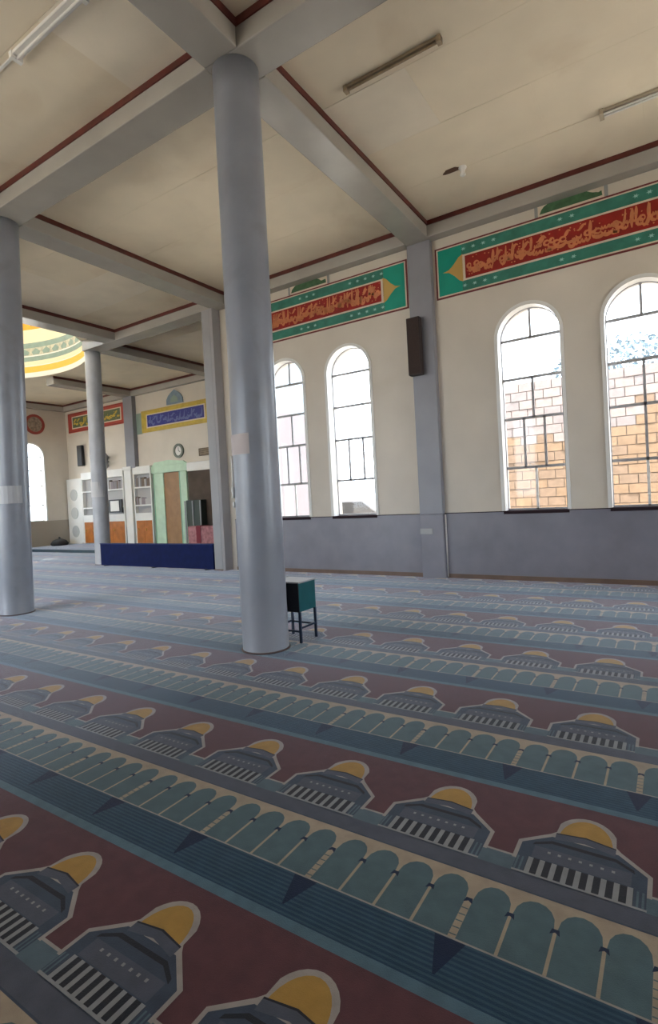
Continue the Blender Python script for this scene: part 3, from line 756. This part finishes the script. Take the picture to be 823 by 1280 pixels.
books(-18.3, -17.50, 2.33, .36, 'book on the top shelf behind the slim column', 'books on the top shelf behind the slim column', bc)
tvf = empty('framed_notice', 'white notice in a thick black frame on the shelf right of the slim column', 'picture')
box('frame', -18.35, -17.50, YF - .22, YF - .18, 1.42, 1.92, black_m, tvf); box('sheet', -18.18, -17.66, YF - .23, YF - .22, 1.47, 1.87, white_m, tvf)
po = empty('white_post', 'white square post on the far wall between the two bookshelves', 'post')
box('shaft', -17.32, -16.92, YF - .18, YF, FZ, 3.0, white_m, po, .01); box('cap', -17.36, -16.88, YF - .20, YF, 3.0, 3.12, white_m, po, .01)
for x in (-17.18,): box('finial', x, x + .12, YF - .16, YF - .04, 3.12, 3.30, white_m, po, .02)
sc_ = empty('white_screen', 'tall white screen with three grey round ornaments in the far corner', 'screen')
box('panel', -21.15, -20.12, YF - .16, YF - .10, FZ, 2.88, white_m, sc_, .01)
for k in range(3): disc('round_ornament', -20.66, YF - .16, .72 + k * .75, .24, 0, .02, mat('pale_grey_ornament_%d' % k, (.50, .51, .50), .6), sc_)
box('stand', -21.1, -20.15, YF - .25, YF - .02, FZ, FZ + .05, white_m, sc_)
s2 = empty('wall_speaker', 'small black loudspeaker on the far wall above the white screen', 'loudspeaker')
box('cabinet', -20.30, -19.98, YF - .16, YF - .03, 3.38, 4.22, black_m, s2, .02); box('bracket', -20.2, -20.08, YF - .04, YF, 3.7, 3.9, black_m, s2)
s3 = empty('wall_lamp', 'small dark wall lamp seen right of the slim column', 'wall lamp')
m = MB(); m.lathe([(.04, 3.15), (.13, 3.25), (.09, 3.45), (.14, 3.6), (.05, 3.75)], -18.45, YF - .15, mat('grey_metal', (.22, .22, .24), .5), 14); m.build('shade', s3)
box('arm', -18.47, -18.43, YF - .12, YF, 3.4, 3.44, black_m, s3)
# medallion on the end wall
md = empty('red_medallion', 'round red rimmed medallion high on the end wall', 'medallion')
disc('rim', 11.66, -21.2, 5.10, .40, 0, .04, mat('medallion_red', (.33, .06, .045), .5), md, .30, 'x')
disc('face', 11.66, -21.2, 5.10, .31, 0, .02, mat('medallion_face', (.30, .24, .19), .6, .4, .4, 14), md, 0, 'x')
bgp = MB(); bgp.lathe([(.30, FZ), (.34, FZ + .08), (.25, FZ + .2), (.08, FZ + .27)], -20.7, 12.12, mat('black_bag_cloth', (.02, .02, .022), .7), 14)
bgo = tag(bgp.build('black_bag'), 'small black bag lying on the floor near the far corner', 'bag')
m = MB(); m.lathe([(.02, FZ + .26), (.05, FZ + .30), (.02, FZ + .34)], -20.7, 12.12, black_m, 10); m.build('knot', bgo)

T = Matrix.Translation((0, 0, EYE)) @ Matrix.Scale(FS, 4) @ Matrix.Translation((0, 0, -EYE))
seen = set()
for o in set(bpy.data.objects) - before:                     # true size and place of the far wall
    if o.type == 'MESH' and o.data.name not in seen:
        seen.add(o.data.name); o.data.transform(T)

# ------------------------------------------------------------------ navy partition
npn = empty('navy_partition', 'low navy blue partition between the slim column and the corner column', 'partition')
yb = 8.98
box('panel', -13.36, -9.03, yb, yb + .05, .02, .60, navy_m, npn, .008)
box('top_rail', -13.37, -9.02, yb - .008, yb + .058, .60, .625, mat('navy_rail', (.012, .025, .12), .6), npn, .004)
for x in (-13.2, -11.2, -9.3): box('foot', x, x + .06, yb - .03, yb + .18, .0, .03, black_m, npn)

# ------------------------------------------------------------------ teal box stand behind the front column
sd = empty('teal_box_stand', 'small teal box on four dark legs beside the front column', 'stand')
x0, x1, y0, y1 = -3.74, -3.395, 4.615, 4.93
m = MB()
m.box(x0, x1 - .003, y0 + .003, y1, .335, .645, desk_m); m.build('box', sd, .004)
box('front_panel', x0, x1 - .004, y0 - .006, y0 + .003, .335, .645, deskd_m, sd)['label'] = 'black front panel'  # front face much darker than the teal box
box('top', x0 - .006, x1 + .008, y0 - .012, y1 + .008, .645, .662, desklid_m, sd, .003)['label'] = 'pale top'  # top paler than the teal box
for x in (x0, x1 - .025):
    for y in (y0, y1 - .025): box('leg', x, x + .025, y, y + .025, 0, .335, leg_m, sd, .002)
for y in (y0 + .004, y1 - .021): box('rail', x0 + .02, x1 - .02, y, y + .016, .115 if y < y0 + .1 else .14, .135 if y < y0 + .1 else .16, leg_m, sd)
for x in (x0 + .004, x1 - .021): box('rail', x, x + .016, y0 + .02, y1 - .02, .15, .172, leg_m, sd)

# ------------------------------------------------------------------ outside
gr = MB(); gr.box(-60, 60, -60, 60, -.6, -.3, sandy_m); tag(gr.build('ground'), 'pale sandy ground around the hall', 'ground', kind='structure')
bw = MB(); X0, X1, Z1 = -4.35, 1.5, 3.98
bwm = bw.box(X0, X1, 13.04, 13.3, -.3, Z1, mort_m); bwo = bw.build('block_wall'); tag(bwo, 'warm block wall outside behind the two right windows', 'outside wall')
nb = 0; row = 0; z = .90; h_ = .205; w_ = .36
rb = random.Random(9)
while z < Z1 - .02:
    x = X0 - (row % 2) * w_ * .5
    while x < X1 and nb < 300:
        a, b = max(x, X0) + .008, min(x + w_, X1) - .008
        if b - a > .06:
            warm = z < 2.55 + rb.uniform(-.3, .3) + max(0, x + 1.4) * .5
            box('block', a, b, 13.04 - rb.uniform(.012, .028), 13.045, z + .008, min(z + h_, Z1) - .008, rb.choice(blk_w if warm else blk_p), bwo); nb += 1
        x += w_
    z += h_; row += 1
nbh = MB(); nbh.box(1.55, 14, 12.9, 20, -.3, 4.6, ext_m); nbh.box(1.5, 14.1, 12.85, 20.1, 4.6, 4.75, roof_m)
tag(nbh.build('neighbour_building'), 'plain rendered building beyond the block wall', 'building')
tr_ = empty('tree', 'hazy blue green tree rising behind the block wall', 'tree')
m = MB(); m.lathe([(.22, -.3), (.15, 2.0), (.10, 4.2)], -1.1, 17.4, bark_m, 12); m.build('trunk', tr_)
bm = bmesh.new(); rb = random.Random(12)
for k in range(2200):
    a, e_ = rb.uniform(0, 2 * pi), rb.uniform(-1, 1); rr = rb.uniform(.35, 1) ** .5; s_ = math.sqrt(1 - e_ * e_)
    c_ = Vector((-1.0 + 2.1 * rr * s_ * cos(a), 17.4 + 1.5 * rr * s_ * sin(a), 4.65 + 1.05 * rr * e_))
    q = Matrix.Rotation(rb.uniform(0, pi), 3, Vector((rb.uniform(-1, 1), rb.uniform(-1, 1), rb.uniform(-1, 1))).normalized())
    vs = [bm.verts.new(c_ + q @ Vector(p)) for p in ((-.10, 0, 0), (0, -.045, 0), (.10, 0, .02), (0, .045, 0))]; bm.faces.new(vs)
me = bpy.data.meshes.new('foliage'); bm.to_mesh(me); bm.free(); me.materials.append(leaf_m)
lf = bpy.data.objects.new('foliage', me); COL.objects.link(lf); lf.parent = tr_; lf['kind'] = 'stuff'
pc = MB(); pc.lathe([(.33, -.3), (.33, 0)], -6.4, 11.6, black_m, 8)
car = empty('parked_car', 'dark blurred car parked outside, low in the white glaring window', 'car')
m = MB(); m.prism([(-10.6, .15), (-7.0, .15), (-6.9, .75), (-7.8, .95), (-8.4, 1.42), (-10.0, 1.42), (-10.6, .95)], lambda u, v, d_: (u, 15.2 + d_, v), 0, 1.7, mat('car_paint', (.16, .16, .18), .35)); m.build('body', car)
m = MB(); m.prism([(-8.45, 1.0), (-7.95, 1.0), (-8.45, 1.37), (-9.9, 1.37), (-10.4, 1.0)], lambda u, v, d_: (u, 15.19 + d_, v), 0, 1.72, black_m); m.build('side_window', car)
for x in (-9.9, -7.7):
    m = MB(); n = 16; L = [(x + .33 * cos(2 * pi * k / n), .03 + .33 * sin(2 * pi * k / n)) for k in range(n)]
    m.prism(L, lambda u, v, d_: (u, 15.15 + d_, v), 0, .2, black_m); m.build('wheel', car)
    m = MB(); m.prism(L, lambda u, v, d_: (u, 16.75 + d_, v), 0, .2, black_m); m.build('wheel', car)

# ------------------------------------------------------------------ window portals: they only guide sky sampling
def portal(axis, base, c, w, z0, z1, sgn):
    l = bpy.data.lights.new('window_portal', 'AREA'); l.shape = 'RECTANGLE'; l.size = 2 * w; l.size_y = z1 - z0
    l.cycles.is_portal = True
    o = bpy.data.objects.new('window_portal', l); COL.objects.link(o)
    o.location = (c, base, (z0 + z1) / 2) if axis == 'y' else (base, c, (z0 + z1) / 2)
    dirn = Vector((0, -sgn, 0)) if axis == 'y' else Vector((-sgn, 0, 0))
    o.rotation_euler = dirn.to_track_quat('-Z', 'Z').to_euler()
l = bpy.data.lights.new('dome_portal', 'AREA'); l.shape = 'DISK'; l.size = 8.6; l.cycles.is_portal = True
o = bpy.data.objects.new('dome_portal', l); COL.objects.link(o); o.location = (DOME[0], DOME[1], ZD - .02)
for c in WIN: portal('y', YW + TH, c, WR, SILL, SPRING + WR, 1)
for c, w, a, s_ in EW: portal('x', -22.85 - TH, c, w, a, s_ + w, -1)
for c, w, a, s_ in BW: portal('y', -5.46 - TH, c, w, a, s_ + w, -1)
for c, w, a, s_ in NW: portal('x', 6.05 + TH, c, w, a, s_ + w, 1)
